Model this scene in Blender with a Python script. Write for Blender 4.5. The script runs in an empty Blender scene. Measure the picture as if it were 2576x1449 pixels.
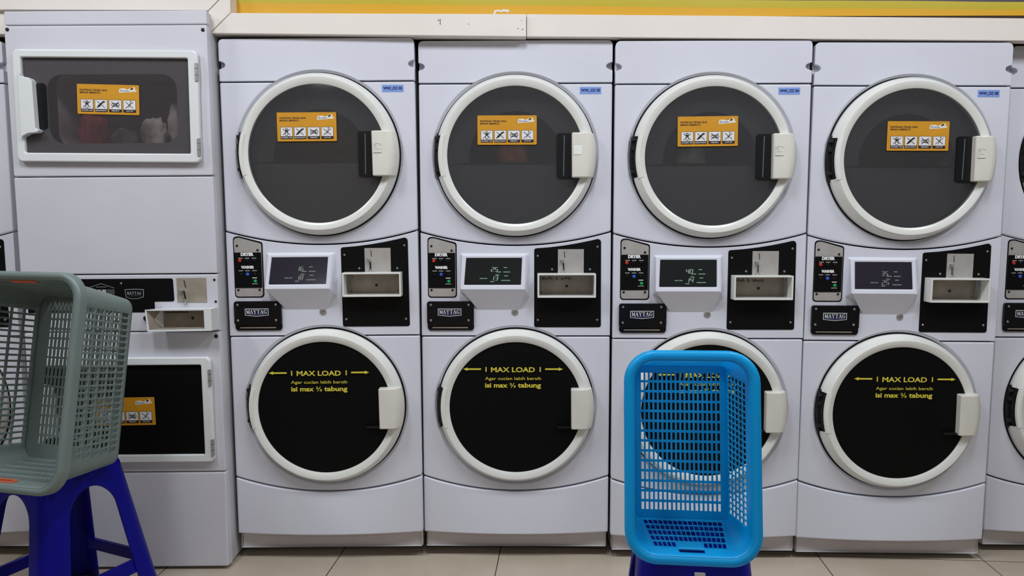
import bpy, bmesh, math, random
from math import pi, sin, cos, sqrt, radians
from mathutils import Vector, Matrix, noise
random.seed(4)
SC = bpy.context.scene
COL = SC.collection

# ------------------------------------------------------------------ materials
def node_mat(name):
    m = bpy.data.materials.new(name); m.use_nodes = True
    nt = m.node_tree
    return m, nt, nt.nodes['Principled BSDF']

def pmat(name, col, rough=0.45, metal=0.0, spec=0.5, vary=0.0, scale=6.0, bump=0.0, bscale=300.0, coat=0.0):
    m, nt, b = node_mat(name)
    b.inputs['Base Color'].default_value = (*col, 1)
    b.inputs['Roughness'].default_value = rough
    b.inputs['Metallic'].default_value = metal
    b.inputs['Specular IOR Level'].default_value = spec
    b.inputs['Coat Weight'].default_value = coat
    tc = nt.nodes.new('ShaderNodeTexCoord')
    if vary > 0:
        n = nt.nodes.new('ShaderNodeTexNoise'); n.inputs['Scale'].default_value = scale
        n.inputs['Detail'].default_value = 5
        nt.links.new(tc.outputs['Object'], n.inputs['Vector'])
        r = nt.nodes.new('ShaderNodeValToRGB')
        r.color_ramp.elements[0].position = 0.3; r.color_ramp.elements[1].position = 0.7
        r.color_ramp.elements[0].color = (*[c*(1-vary) for c in col], 1)
        r.color_ramp.elements[1].color = (*[min(1, c*(1+vary*0.4)) for c in col], 1)
        nt.links.new(n.outputs['Fac'], r.inputs['Fac'])
        nt.links.new(r.outputs['Color'], b.inputs['Base Color'])
    if bump > 0:
        n = nt.nodes.new('ShaderNodeTexNoise'); n.inputs['Scale'].default_value = bscale
        nt.links.new(tc.outputs['Object'], n.inputs['Vector'])
        bp = nt.nodes.new('ShaderNodeBump'); bp.inputs['Strength'].default_value = bump
        bp.inputs['Distance'].default_value = 0.001
        nt.links.new(n.outputs['Fac'], bp.inputs['Height'])
        nt.links.new(bp.outputs['Normal'], b.inputs['Normal'])
    return m

def emat(name, col, s):
    m, nt, b = node_mat(name)
    b.inputs['Base Color'].default_value = (*[c*0.3 for c in col], 1)
    b.inputs['Emission Color'].default_value = (*col, 1)
    b.inputs['Emission Strength'].default_value = s
    return m

def glass_mat(name, tint, fac, body):
    m, nt, b = node_mat(name)
    b.inputs['Base Color'].default_value = (*body, 1)
    b.inputs['Roughness'].default_value = 0.06
    b.inputs['Specular IOR Level'].default_value = 0.5
    t = nt.nodes.new('ShaderNodeBsdfTransparent'); t.inputs['Color'].default_value = (*tint, 1)
    mx = nt.nodes.new('ShaderNodeMixShader'); mx.inputs['Fac'].default_value = fac
    nt.links.new(t.outputs[0], mx.inputs[1]); nt.links.new(b.outputs[0], mx.inputs[2])
    nt.links.new(mx.outputs[0], nt.nodes['Material Output'].inputs['Surface'])
    return m

M = {}
M['enamel'] = pmat('white_enamel', (.705, .712, .80), .34, vary=.035, scale=3.0, bump=.05, bscale=900)
M['enamel_old'] = pmat('old_white_enamel', (.655, .645, .71), .4, vary=.05, scale=3.0, bump=.05, bscale=900)
M['enamel_side'] = pmat('cabinet_enamel', (.60, .59, .61), .45, vary=.05)
M['toe'] = pmat('toe_enamel', (.60, .55, .55), .45, vary=.08, scale=8)
M['enamel_door'] = pmat('old_door_enamel', (.76, .78, .79), .3, vary=.02)
M['door'] = pmat('door_white_plastic', (.80, .80, .76), .22, vary=.02)
M['handle'] = pmat('cream_handle_plastic', (.76, .74, .67), .3, vary=.06, scale=14)
M['black'] = pmat('black_vinyl', (.0022, .0022, .0024), .55, spec=.12)
M['blackgloss'] = pmat('black_gloss', (.004, .004, .005), .25, spec=.35)
M['blackpanel'] = pmat('black_panel', (.003, .003, .0035), .5, spec=.15)
M['pocket'] = pmat('dark_pocket', (.006, .007, .008), .3, spec=.4)
M['hingedark'] = pmat('dark_hinge_metal', (.03, .03, .03), .4, metal=.5, vary=.4, scale=60)
M['steel'] = pmat('dull_steel', (.46, .44, .42), .42, metal=.55, vary=.14, scale=25)
M['plate'] = pmat('brushed_plate', (.50, .47, .45), .45, metal=.3, vary=.1, scale=30)
M['tan'] = pmat('worn_tan_metal', (.36, .31, .25), .5, metal=.15, vary=.25, scale=18)
M['screw'] = pmat('screw_steel', (.55, .54, .52), .3, metal=.8)
M['darkscrew'] = pmat('dark_screw', (.03, .03, .03), .35, metal=.7)
M['white'] = pmat('print_white', (.85, .85, .84), .5)
M['greyprint'] = pmat('print_grey', (.42, .42, .42), .5)
M['dimprint'] = pmat('print_dim', (.10, .11, .11), .5)
M['navy'] = pmat('badge_navy', (.008, .012, .035), .4)
M['orange'] = pmat('sticker_orange', (.66, .30, .012), .45, vary=.06, scale=30)
M['ink'] = pmat('print_ink', (.018, .008, .010), .5)
M['tile_w'] = pmat('print_paper_white', (.78, .78, .80), .5)
M['logo_blue'] = pmat('print_blue', (.08, .10, .35), .5)
M['logo_cream'] = pmat('print_cream', (.85, .74, .52), .5)
M['yellow'] = pmat('yellow_lettering', (.72, .62, .06), .5)
M['bluetag'] = pmat('blue_tag', (.22, .35, .76), .4)
M['tagink'] = pmat('tag_ink', (.01, .015, .12), .5)
M['red'] = pmat('red_button', (.62, .03, .015), .3)
M['blue'] = pmat('blue_button', (.03, .12, .62), .3)
M['green'] = pmat('green_button', (.01, .35, .10), .3)
M['screen'] = pmat('display_screen', (.010, .013, .014), .12, spec=.5)
M['digit'] = emat('display_digits', (.55, .8, .62), .26)
M['digit_dim'] = emat('display_digits_dim', (.62, .74, .66), .11)
M['digit2_dim'] = emat('display_words_dim', (.50, .60, .55), .09)
M['screen_violet'] = pmat('display_screen_violet', (.022, .019, .032), .14, spec=.5)
M['digit2'] = emat('display_words', (.35, .7, .45), .16)
M['glass'] = glass_mat('tinted_door_glass', (.62, .62, .63), .45, (.092, .092, .097))
M['glassold'] = glass_mat('tinted_flat_glass', (.96, .94, .95), .25, (.120, .110, .120))
M['inner'] = pmat('dryer_inner_door', (.13, .132, .135), .4)
M['drum'] = pmat('drum_metal', (.55, .50, .46), .45, metal=.1, vary=.2, scale=12)
M['trim'] = pmat('beige_trim_board', (.86, .79, .735), .45, vary=.03, scale=5)
M['wallgrey'] = pmat('plain_wall_paint', (.40, .38, .36), .7, vary=.03)
M['ceil'] = pmat('ceiling_paint', (.80, .80, .79), .8)
M['bay'] = pmat('dark_bay_wood', (.05, .028, .02), .7, vary=.3)
def translucent(m, col, fac):
    nt = m.node_tree; out = nt.nodes['Material Output']; b = nt.nodes['Principled BSDF']
    t = nt.nodes.new('ShaderNodeBsdfTranslucent'); t.inputs['Color'].default_value = (*col, 1)
    mx = nt.nodes.new('ShaderNodeMixShader'); mx.inputs['Fac'].default_value = fac
    nt.links.new(b.outputs[0], mx.inputs[1]); nt.links.new(t.outputs[0], mx.inputs[2]); nt.links.new(mx.outputs[0], out.inputs['Surface'])
M['green_plastic'] = pmat('grey_green_plastic', (.16, .205, .195), .42, vary=.06, scale=8)
M['blue_plastic'] = pmat('sky_blue_plastic', (.004, .48, .88), .34, vary=.05, scale=6)
translucent(M['blue_plastic'], (.015, .66, .98), .46)
M['stool_blue'] = pmat('deep_blue_plastic', (.001, .001, .235), .42, spec=.22, vary=.06, scale=6)
M['grip'] = pmat('orange_red_grip', (.55, .12, .05), .4)
M['paper'] = pmat('pale_paper', (.62, .58, .50), .6, vary=.1, scale=60)
M['peel'] = pmat('peeled_plaster', (.86, .82, .76), .7, vary=.08, scale=40)
M['cloth_red'] = pmat('dark_red_cloth', (.42, .07, .06), .85, vary=.3, scale=14)
M['cloth_white'] = pmat('off_white_cloth', (.72, .66, .58), .85, vary=.2, scale=10)
M['cloth_grey'] = pmat('grey_green_cloth', (.24, .25, .20), .85, vary=.4, scale=24)
M['cloth_plum'] = pmat('plum_cloth', (.20, .07, .10), .85, vary=.3, scale=14)
M['cloth_orange'] = pmat('rust_orange_cloth', (.55, .17, .07), .85, vary=.3, scale=12)
M['cloth_pale'] = pmat('pale_grey_cloth', (.45, .45, .38), .85, vary=.3, scale=12)
M['poster'] = pmat('amber_board', (.75, .36, .04), .5, vary=.3, scale=3)
M['lightframe'] = pmat('light_frame', (.8, .8, .8), .5)
M['foot'] = pmat('black_rubber_foot', (.01, .01, .01), .7)

def floor_mat():
    m, nt, b = node_mat('beige_polished_tile')
    N, L = nt.nodes, nt.links
    tc = N.new('ShaderNodeTexCoord'); mp = N.new('ShaderNodeMapping'); mp.vector_type = 'TEXTURE'
    mp.inputs['Location'].default_value = (-.693, -.43, 0); mp.inputs['Rotation'].default_value = (0, 0, radians(-4.0))
    L.new(tc.outputs['Object'], mp.inputs['Vector'])
    sx = N.new('ShaderNodeSeparateXYZ'); L.new(mp.outputs[0], sx.inputs[0])
    def line(out):
        d = N.new('ShaderNodeMath'); d.operation = 'DIVIDE'; d.inputs[1].default_value = .593; L.new(out, d.inputs[0])
        f = N.new('ShaderNodeMath'); f.operation = 'FRACT'; L.new(d.outputs[0], f.inputs[0])
        s = N.new('ShaderNodeMath'); s.operation = 'SUBTRACT'; s.inputs[1].default_value = .5; L.new(f.outputs[0], s.inputs[0])
        a = N.new('ShaderNodeMath'); a.operation = 'ABSOLUTE'; L.new(s.outputs[0], a.inputs[0])
        g = N.new('ShaderNodeMath'); g.operation = 'GREATER_THAN'; g.inputs[1].default_value = .4968; L.new(a.outputs[0], g.inputs[0])
        return g
    a, c = line(sx.outputs['X']), line(sx.outputs['Y'])
    mx = N.new('ShaderNodeMath'); mx.operation = 'MAXIMUM'; L.new(a.outputs[0], mx.inputs[0]); L.new(c.outputs[0], mx.inputs[1])
    n = N.new('ShaderNodeTexNoise'); n.inputs['Scale'].default_value = 3.5; n.inputs['Detail'].default_value = 8
    L.new(tc.outputs['Object'], n.inputs['Vector'])
    r = N.new('ShaderNodeValToRGB')
    r.color_ramp.elements[0].position = .3; r.color_ramp.elements[0].color = (.47, .395, .31, 1)
    r.color_ramp.elements[1].position = .7; r.color_ramp.elements[1].color = (.58, .50, .41, 1)
    L.new(n.outputs['Fac'], r.inputs['Fac'])
    mix = N.new('ShaderNodeMix'); mix.data_type = 'RGBA'
    L.new(mx.outputs[0], mix.inputs['Factor']); L.new(r.outputs['Color'], mix.inputs['A'])
    mix.inputs['B'].default_value = (.07, .055, .04, 1)
    L.new(mix.outputs['Result'], b.inputs['Base Color'])
    b.inputs['Roughness'].default_value = .18
    return m
M['floor'] = floor_mat()

def yellow_mat():
    # painted bands: amber at the bottom, olive yellow above it, a violet grey field on top
    m, nt, b = node_mat('yellow_banded_paint')
    N, L = nt.nodes, nt.links
    tc = N.new('ShaderNodeTexCoord'); sx = N.new('ShaderNodeSeparateXYZ'); L.new(tc.outputs['Object'], sx.inputs[0])
    n = N.new('ShaderNodeTexNoise'); n.inputs['Scale'].default_value = 1.3; L.new(tc.outputs['Object'], n.inputs['Vector'])
    s1 = N.new('ShaderNodeMath'); s1.operation = 'MULTIPLY_ADD'; s1.inputs[1].default_value = .0098
    L.new(sx.outputs['X'], s1.inputs[0]); L.new(sx.outputs['Z'], s1.inputs[2])
    s2 = N.new('ShaderNodeMath'); s2.operation = 'MULTIPLY_ADD'; s2.inputs[1].default_value = .012
    L.new(n.outputs['Fac'], s2.inputs[0]); L.new(s1.outputs[0], s2.inputs[2])
    mr = N.new('ShaderNodeMapRange'); mr.inputs['From Min'].default_value = 1.9; mr.inputs['From Max'].default_value = 2.1
    L.new(s2.outputs[0], mr.inputs['Value'])
    r = N.new('ShaderNodeValToRGB'); r.color_ramp.interpolation = 'LINEAR'
    e = r.color_ramp.elements
    e[0].position = 0; e[0].color = (.76, .40, .004, 1)
    e[1].position = 1; e[1].color = (.075, .055, .085, 1)
    for p, c in ((.490, (.76, .40, .004, 1)), (.505, (.56, .44, .010, 1)), (.625, (.60, .47, .03, 1)), (.635, (.075, .055, .085, 1))):
        x = e.new(p); x.color = c
    L.new(mr.outputs[0], r.inputs['Fac']); L.new(r.outputs['Color'], b.inputs['Base Color'])
    b.inputs['Roughness'].default_value = .5
    return m
M['yellowwall'] = yellow_mat()

# ------------------------------------------------------------------ mesh helpers
def obj(name, bm, mats, parent=None, bevel=0.0, seg=2, smooth=False, angle=35, recalc=True, solid=0.0):
    if recalc: bmesh.ops.recalc_face_normals(bm, faces=bm.faces)
    me = bpy.data.meshes.new(name); bm.to_mesh(me); bm.free()
    if not isinstance(mats, (list, tuple)): mats = [mats]
    for m in mats: me.materials.append(M[m])
    if smooth:
        me.polygons.foreach_set('use_smooth', [True]*len(me.polygons))
        me.set_sharp_from_angle(angle=radians(angle))
    o = bpy.data.objects.new(name, me); COL.objects.link(o)
    if parent: o.parent = parent
    if solid:
        s = o.modifiers.new('thick', 'SOLIDIFY'); s.thickness = solid; s.offset = 0
    if bevel:
        b = o.modifiers.new('bevel', 'BEVEL'); b.width = bevel; b.segments = seg
        b.limit_method = 'ANGLE'; b.angle_limit = radians(50); b.harden_normals = False
    return o

def tag(o, label, cat, group=None):
    o['label'] = label; o['category'] = cat
    if group: o['group'] = group
    return o

def root(name, loc, label, cat, group=None, rot=(0, 0, 0)):
    e = bpy.data.objects.new(name, None); COL.objects.link(e); e.empty_display_size = .1
    e.location = loc; e.rotation_euler = rot
    return tag(e, label, cat, group)

def face(bm, vs, mat=0):
    try:
        f = bm.faces.new(vs); f.material_index = mat; return f
    except ValueError:
        return None

def flat(bm, pts, y, mat=0):
    return face(bm, [bm.verts.new((p[0], y, p[1])) for p in pts], mat)

def prism(bm, pts, y0, y1, mat=0, side=None, back=True):
    a = [bm.verts.new((p[0], y0, p[1])) for p in pts]
    b = [bm.verts.new((p[0], y1, p[1])) for p in pts]
    n = len(pts); face(bm, a, mat)
    if back: face(bm, b[::-1], mat)
    for i in range(n):
        face(bm, [a[i], b[i], b[(i+1) % n], a[(i+1) % n]], mat if side is None else side)

def ringprism(bm, out, inn, y0, y1, mat=0):
    n = len(out)
    L = [[bm.verts.new((p[0], y, p[1])) for p in c] for c, y in ((out, y0), (inn, y0), (inn, y1), (out, y1))]
    for k in range(4):
        A, B = L[k], L[(k+1) % 4]
        for i in range(n): face(bm, [A[i], A[(i+1) % n], B[(i+1) % n], B[i]], mat)

def box(bm, x0, x1, y0, y1, z0, z1, mat=0):
    prism(bm, [(x0, z0), (x1, z0), (x1, z1), (x0, z1)], y0, y1, mat)

def rrect(x0, x1, z0, z1, r, n=5):
    return rpoly([(x0, z0), (x1, z0), (x1, z1), (x0, z1)], r, n)

def rpoly(pts, r, n=5):
    out = []; k = len(pts)
    rs = r if isinstance(r, (list, tuple)) else [r]*k
    for i in range(k):
        p = Vector(pts[i]); a = Vector(pts[i-1]); b = Vector(pts[(i+1) % k])
        da, db = (a-p).normalized(), (b-p).normalized()
        ang = da.angle(db); rr = rs[i]
        if rr <= 0: out.append(tuple(p)); continue
        d = rr/math.tan(ang/2); d = min(d, (a-p).length*.49, (b-p).length*.49); rr = d*math.tan(ang/2)
        c = p+(da+db).normalized()*(rr/sin(ang/2))
        s, e = p+da*d-c, p+db*d-c
        a0 = math.atan2(s.y, s.x); a1 = math.atan2(e.y, e.x)
        while a1-a0 > pi: a1 -= 2*pi
        while a1-a0 < -pi: a1 += 2*pi
        for j in range(n+1):
            t = a0+(a1-a0)*j/n; out.append((c.x+rr*cos(t), c.y+rr*sin(t)))
    return out

def disc(cx, cz, r, n=16):
    return [(cx+r*cos(2*pi*i/n), cz+r*sin(2*pi*i/n)) for i in range(n)]

def bar(bm, x0, z0, x1, z1, w, y, mat=0):
    d = Vector((x1-x0, z1-z0)).normalized(); nx, nz = -d.y*w/2, d.x*w/2
    flat(bm, [(x0-nx, z0-nz), (x1-nx, z1-nz), (x1+nx, z1+nz), (x0+nx, z0+nz)], y, mat)

def polyline(bm, pts, w, y, mat=0):
    for a, b in zip(pts, pts[1:]): bar(bm, a[0], a[1], b[0], b[1], w, y, mat)

def ringflat(bm, out, inn, y, mat=0):
    n = len(out)
    A = [bm.verts.new((p[0], y, p[1])) for p in out]; B = [bm.verts.new((p[0], y, p[1])) for p in inn]
    for i in range(n): face(bm, [A[i], A[(i+1) % n], B[(i+1) % n], B[i]], mat)

def lathe(bm, prof, cx, cz, n=96, mat=0, skip=None, a0=0.0, a1=2*pi):
    full = abs(a1-a0-2*pi) < 1e-6
    m = n if full else n+1
    R = []
    for i in range(m):
        a = a0+(a1-a0)*i/n
        R.append([bm.verts.new((cx+r*cos(a), y, cz+r*sin(a))) for r, y in prof])
    for i in range(n):
        A, B = R[i], R[(i+1) % m]; am = a0+(a1-a0)*(i+.5)/n
        for k in range(len(prof)-1):
            if skip and skip(am, k): continue
            face(bm, [A[k], A[k+1], B[k+1], B[k]], mat)
    return R

_txt = {}
def text_geo(s, bold=0.0):
    if (s, bold) not in _txt:
        c = bpy.data.curves.new('t', 'FONT'); c.body = s; c.size = 1.0; c.offset = bold; c.resolution_u = 3
        o = bpy.data.objects.new('t', c); COL.objects.link(o)
        bpy.context.view_layer.update()
        me = bpy.data.meshes.new_from_object(o.evaluated_get(bpy.context.evaluated_depsgraph_get()))
        vs = [(v.co.x, v.co.y) for v in me.vertices]; fs = [tuple(p.vertices) for p in me.polygons]
        bpy.data.objects.remove(o); bpy.data.curves.remove(c); bpy.data.meshes.remove(me)
        xs = [v[0] for v in vs]; ys = [v[1] for v in vs]
        _txt[(s, bold)] = (vs, fs, min(xs), max(xs), min(ys), max(ys))
    return _txt[(s, bold)]

def text(bm, s, x0, x1, z0, z1, y, mat=0, bold=.02):
    """letters of s stretched to the box x0..x1, z0..z1"""
    vs, fs, a, b, c, d = text_geo(s, bold)
    V = [bm.verts.new((x0+(v[0]-a)/(b-a)*(x1-x0), y, z0+(v[1]-c)/(d-c)*(z1-z0))) for v in vs]
    for f in fs: face(bm, [V[i] for i in f], mat)

SEG = {'0': 'abcdef', '1': 'bc', '2': 'abged', '3': 'abgcd', '4': 'fgbc', '5': 'afgcd', '6': 'afgedc', '7': 'abc', '8': 'abcdefg', '9': 'abcdfg'}
def digit(bm, ch, x, z, w, h, t, P, mat=0):
    sl = .06*h
    c = {'tl': (x+sl, z+h), 'tr': (x+w+sl, z+h), 'ml': (x+sl/2, z+h/2), 'mr': (x+w+sl/2, z+h/2), 'bl': (x, z), 'br': (x+w, z)}
    E = {'a': ('tl', 'tr'), 'b': ('tr', 'mr'), 'c': ('mr', 'br'), 'd': ('bl', 'br'), 'e': ('ml', 'bl'), 'f': ('tl', 'ml'), 'g': ('ml', 'mr')}
    for s in SEG[ch]:
        a, b = c[E[s][0]], c[E[s][1]]
        d = Vector((b[0]-a[0], b[1]-a[1])).normalized(); nx, nz = -d.y*t/2, d.x*t/2
        P([(a[0]-nx, a[1]-nz), (b[0]-nx, b[1]-nz), (b[0]+nx, b[1]+nz), (a[0]+nx, a[1]+nz)], mat)

def serif_word(bm, x0, x1, z0, z1, y, mat):
    """the six serif capitals of the maker's plate, drawn stroke by stroke"""
    G = {'M': ([(.12, 0, .12, 1, .10), (.12, 1, .5, .12, .2), (.5, .12, .86, 1, .08), (.86, 0, .86, 1, .2)], [(0, .27, 0), (.7, 1, 0), (0, .2, 1), (.8, 1, 1)]),
         'A': ([(.14, 0, .48, 1, .08), (.48, 1, .84, 0, .2), (.26, .33, .7, .33, .07)], [(0, .3, 0), (.66, 1, 0)]),
         'Y': ([(.14, 1, .5, .45, .2), (.86, 1, .5, .45, .08), (.5, 0, .5, .5, .2)], [(0, .32, 1), (.68, 1, 1), (.3, .7, 0)]),
         'T': ([(.5, 0, .5, 1, .2), (.04, .96, .96, .96, .09), (.06, .98, .06, .72, .06), (.94, .98, .94, .72, .06)], [(.28, .72, 0)]),
         'G': ([(.84, .94, .84, .72, .07), (.80, .84, .5, .97, .09), (.5, .97, .2, .8, .13), (.16, .84, .12, .2, .2), (.16, .2, .45, .03, .12), (.45, .03, .8, .12, .1), (.8, .06, .8, .45, .2)], [(.6, 1, .44)])}
    word = 'MAYTAG'; n = len(word); w = (x1-x0)/n
    for i, ch in enumerate(word):
        ox = x0+i*w+w*.05; sw = w*.9; sh = z1-z0
        for a, b, c, d, t in G[ch][0]: bar(bm, ox+a*sw, z0+b*sh, ox+c*sw, z0+d*sh, t*sw, y, mat)
        for a, b, c in G[ch][1]: bar(bm, ox+a*sw, z0+c*sh, ox+b*sw, z0+c*sh, .09*sh, y, mat)

def cut(o, boxes):
    """subtract closed meshes from o and bake the result"""
    for bm in boxes:
        bmesh.ops.recalc_face_normals(bm, faces=bm.faces)
        me = bpy.data.meshes.new('k'); bm.to_mesh(me); bm.free()
        k = bpy.data.objects.new('k', me); COL.objects.link(k)
        md = o.modifiers.new('cut', 'BOOLEAN'); md.object = k; md.operation = 'DIFFERENCE'; md.solver = 'EXACT'
        keep = [m for m in o.modifiers if m != md]
        for m in keep: m.show_viewport = False
        bpy.context.view_layer.update()
        new = bpy.data.meshes.new_from_object(o.evaluated_get(bpy.context.evaluated_depsgraph_get()))
        o.modifiers.remove(md); old = o.data; new.name = old.name; o.data = new
        for m in keep: m.show_viewport = True
        bpy.data.objects.remove(k); bpy.data.meshes.remove(me)

def children(o): return [c for c in bpy.data.objects if c.parent == o]
def copy_tree(o, parent=None):
    c = o.copy(); COL.objects.link(c)
    if parent: c.parent = parent
    for ch in children(o): copy_tree(ch, c)
    return c

def screw_bm(x, z, y, r=.0035, mat=0):
    bm = bmesh.new()
    lathe(bm, [(r, y+.002), (r, y-.0008), (r*.7, y-.002), (r*.15, y-.0022)], x, z, 14, mat)
    bar(bm, x-r*.7, z-r*.3, x+r*.7, z+r*.3, r*.22, y-.0024, 1)
    return bm
def screw(parent, x, z, y, r=.0035, m='screw'):
    return obj('screw', screw_bm(x, z, y, r), [m, 'darkscrew'], parent, recalc=False)

# ------------------------------------------------------------------ warning sticker
def sticker_bm(w, h, X=0, Z=0, y=0.0):
    """orange card: heading, shop mark and four crossed-out pictograms. materials: orange ink tile cream blue"""
    bm = bmesh.new(); e = .00035
    def T(u, v): return (X+(u-.5)*w, Z+(.5-v)*h)      # u right, v down, 0..1
    def P(pts, k, mat): flat(bm, [T(*p) for p in pts][::-1], y-e*k, mat)
    prism(bm, rrect(X-w/2, X+w/2, Z-h/2, Z+h/2, .003, 4), y, y+.0012, 0)
    def tx(s, u0, u1, v0, v1, k, mat, b=.03):
        a = T(u0, v1); c = T(u1, v0); text(bm, s, a[0], c[0], a[1], c[1], y-e*k, mat, b)
    tx('PASTIKAN TIDAK ADA', .045, .49, .165, .225, 1, 1); tx('BENDA BERIKUT:', .045, .38, .250, .310, 1, 1)
    blob = [(.69, .12), (.78, .115), (.80, .155), (.86, .12), (.885, .07), (.91, .06), (.945, .10), (.935, .155), (.965, .165), (.955, .225), (.82, .245), (.69, .265), (.675, .24)]
    P(blob, 1, 3)
    P([(.69, .15), (.75, .14), (.755, .17), (.80, .17), (.85, .125), (.865, .17), (.945, .185), (.94, .205), (.82, .225), (.70, .245)], 2, 2)
    c = T(.715, .19); ringflat(bm, disc(c[0], c[1], h*.035, 14), disc(c[0], c[1], h*.022, 14), y-e*3, 4)
    P([(.74, .195), (.84, .185), (.84, .205), (.74, .212)], 3, 4)
    P([(.86, .165), (.885, .085), (.905, .075), (.90, .12), (.925, .105), (.88, .165)], 3, 1)
    for k in range(4):
        u0 = .055+k*.229; u1 = u0+.205; a = T(u0, .925); b = T(u1, .505)
        flat(bm, rrect(a[0], b[0], a[1], b[1], .002, 3), y-e, 1)
        a = T(u0+.006, .825); b = T(u1-.006, .518)
        flat(bm, rrect(a[0], b[0], a[1], b[1], .0012, 3), y-e*2, 2)
        cu, cv, q = (u0+u1)/2, .672, .062
        def ln(p, t, kk=4):
            S = [T(cu+i, cv+j) for i, j in p]; polyline(bm, S, t*h, y-e*kk, 1)
        ln([(-q, -q*1.7), (q, q*1.7)], .016, 5); ln([(-q, q*1.7), (q, -q*1.7)], .016, 5)
        if k == 0:
            ln([(-.02, -.02), (-.02, .12), (.02, .12), (.02, -.02), (-.02, -.02)], .014)
            P([(cu-.024, cv-.125), (cu+.022, cv-.115), (cu+.024, cv-.03), (cu-.02, cv-.02)], 3, 1)
            P([(cu-.012, cv-.10), (cu+.012, cv-.09), (cu+.012, cv-.06), (cu-.012, cv-.07)], 4, 2)
        if k == 1:
            P([(cu-.075, cv+.11), (cu-.045, cv+.02), (cu+.035, cv-.12), (cu+.06, cv-.115), (cu+.065, cv-.075), (cu-.03, cv+.085)], 3, 1)
            P([(cu-.01, cv+.045), (cu+.05, cv-.085), (cu+.06, cv-.07), (cu+.0, cv+.06)], 4, 2)
        if k == 2:
            for s, d in ((-1, .62), (1, .8)):
                c = T(cu+s*.045, cv); ringflat(bm, disc(c[0], c[1], h*.07*d, 16), disc(c[0], c[1], h*.05*d, 16), y-e*4, 1)
            ln([(-.04, -.045), (.03, -.04)], .016); ln([(-.04, .05), (.04, .05)], .016); ln([(-.02, .03), (.02, -.02), (.03, .03), (.05, 0)], .012)
        if k == 3:
            c = T(cu+.02, cv-.125); flat(bm, disc(c[0], c[1], h*.02, 10), y-e*4, 1); ln([(.018, -.1), (-.012, .1)], .012)
        s = ('KOREK API', 'BALLPOINT', 'PENITI', 'JARUM')[k]; m = .012 if k < 2 else .045
        tx(s, u0+m, u1-m, .855, .895, 3, 2, .02)
    return bm
STK = ['orange', 'ink', 'tile_w', 'logo_cream', 'logo_blue']

# ------------------------------------------------------------------ the round-door stacked machine
HW = .3395; CXD = 0.0
ZT, ZS, ZC, ZW, ZB = 1.867, 1.7205, 1.2015, .8262, .3085
DZ, WZ = 1.468, .5705        # door centres
RD = .2925                   # radius of the dish round each door
G = .0024                    # half of a panel gap
def smile(z_end, z_mid, x0, x1, n=24):
    """points of the curved seam from x0 to x1"""
    s = z_end-z_mid; R = (HW*HW+s*s)/(2*s)
    return [(x0+(x1-x0)*i/n, z_mid+R-sqrt(R*R-(x0+(x1-x0)*i/n)**2)) for i in range(n+1)]

def arc(cx, cz, r, a0, a1, n=32):
    return [(cx+r*cos(a0+(a1-a0)*i/n), cz+r*sin(a0+(a1-a0)*i/n)) for i in range(n+1)]

def open_box(bm, hw, y0, y1, z0, z1):
    v = [bm.verts.new(p) for p in ((-hw, y0, z0), (hw, y0, z0), (hw, y0, z1), (-hw, y0, z1), (-hw, y1, z0), (hw, y1, z0), (hw, y1, z1), (-hw, y1, z1))]
    for f in ((0, 1, 5, 4), (1, 2, 6, 5), (2, 3, 7, 6), (3, 0, 4, 7), (4, 5, 6, 7)): face(bm, [v[i] for i in f])

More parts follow.
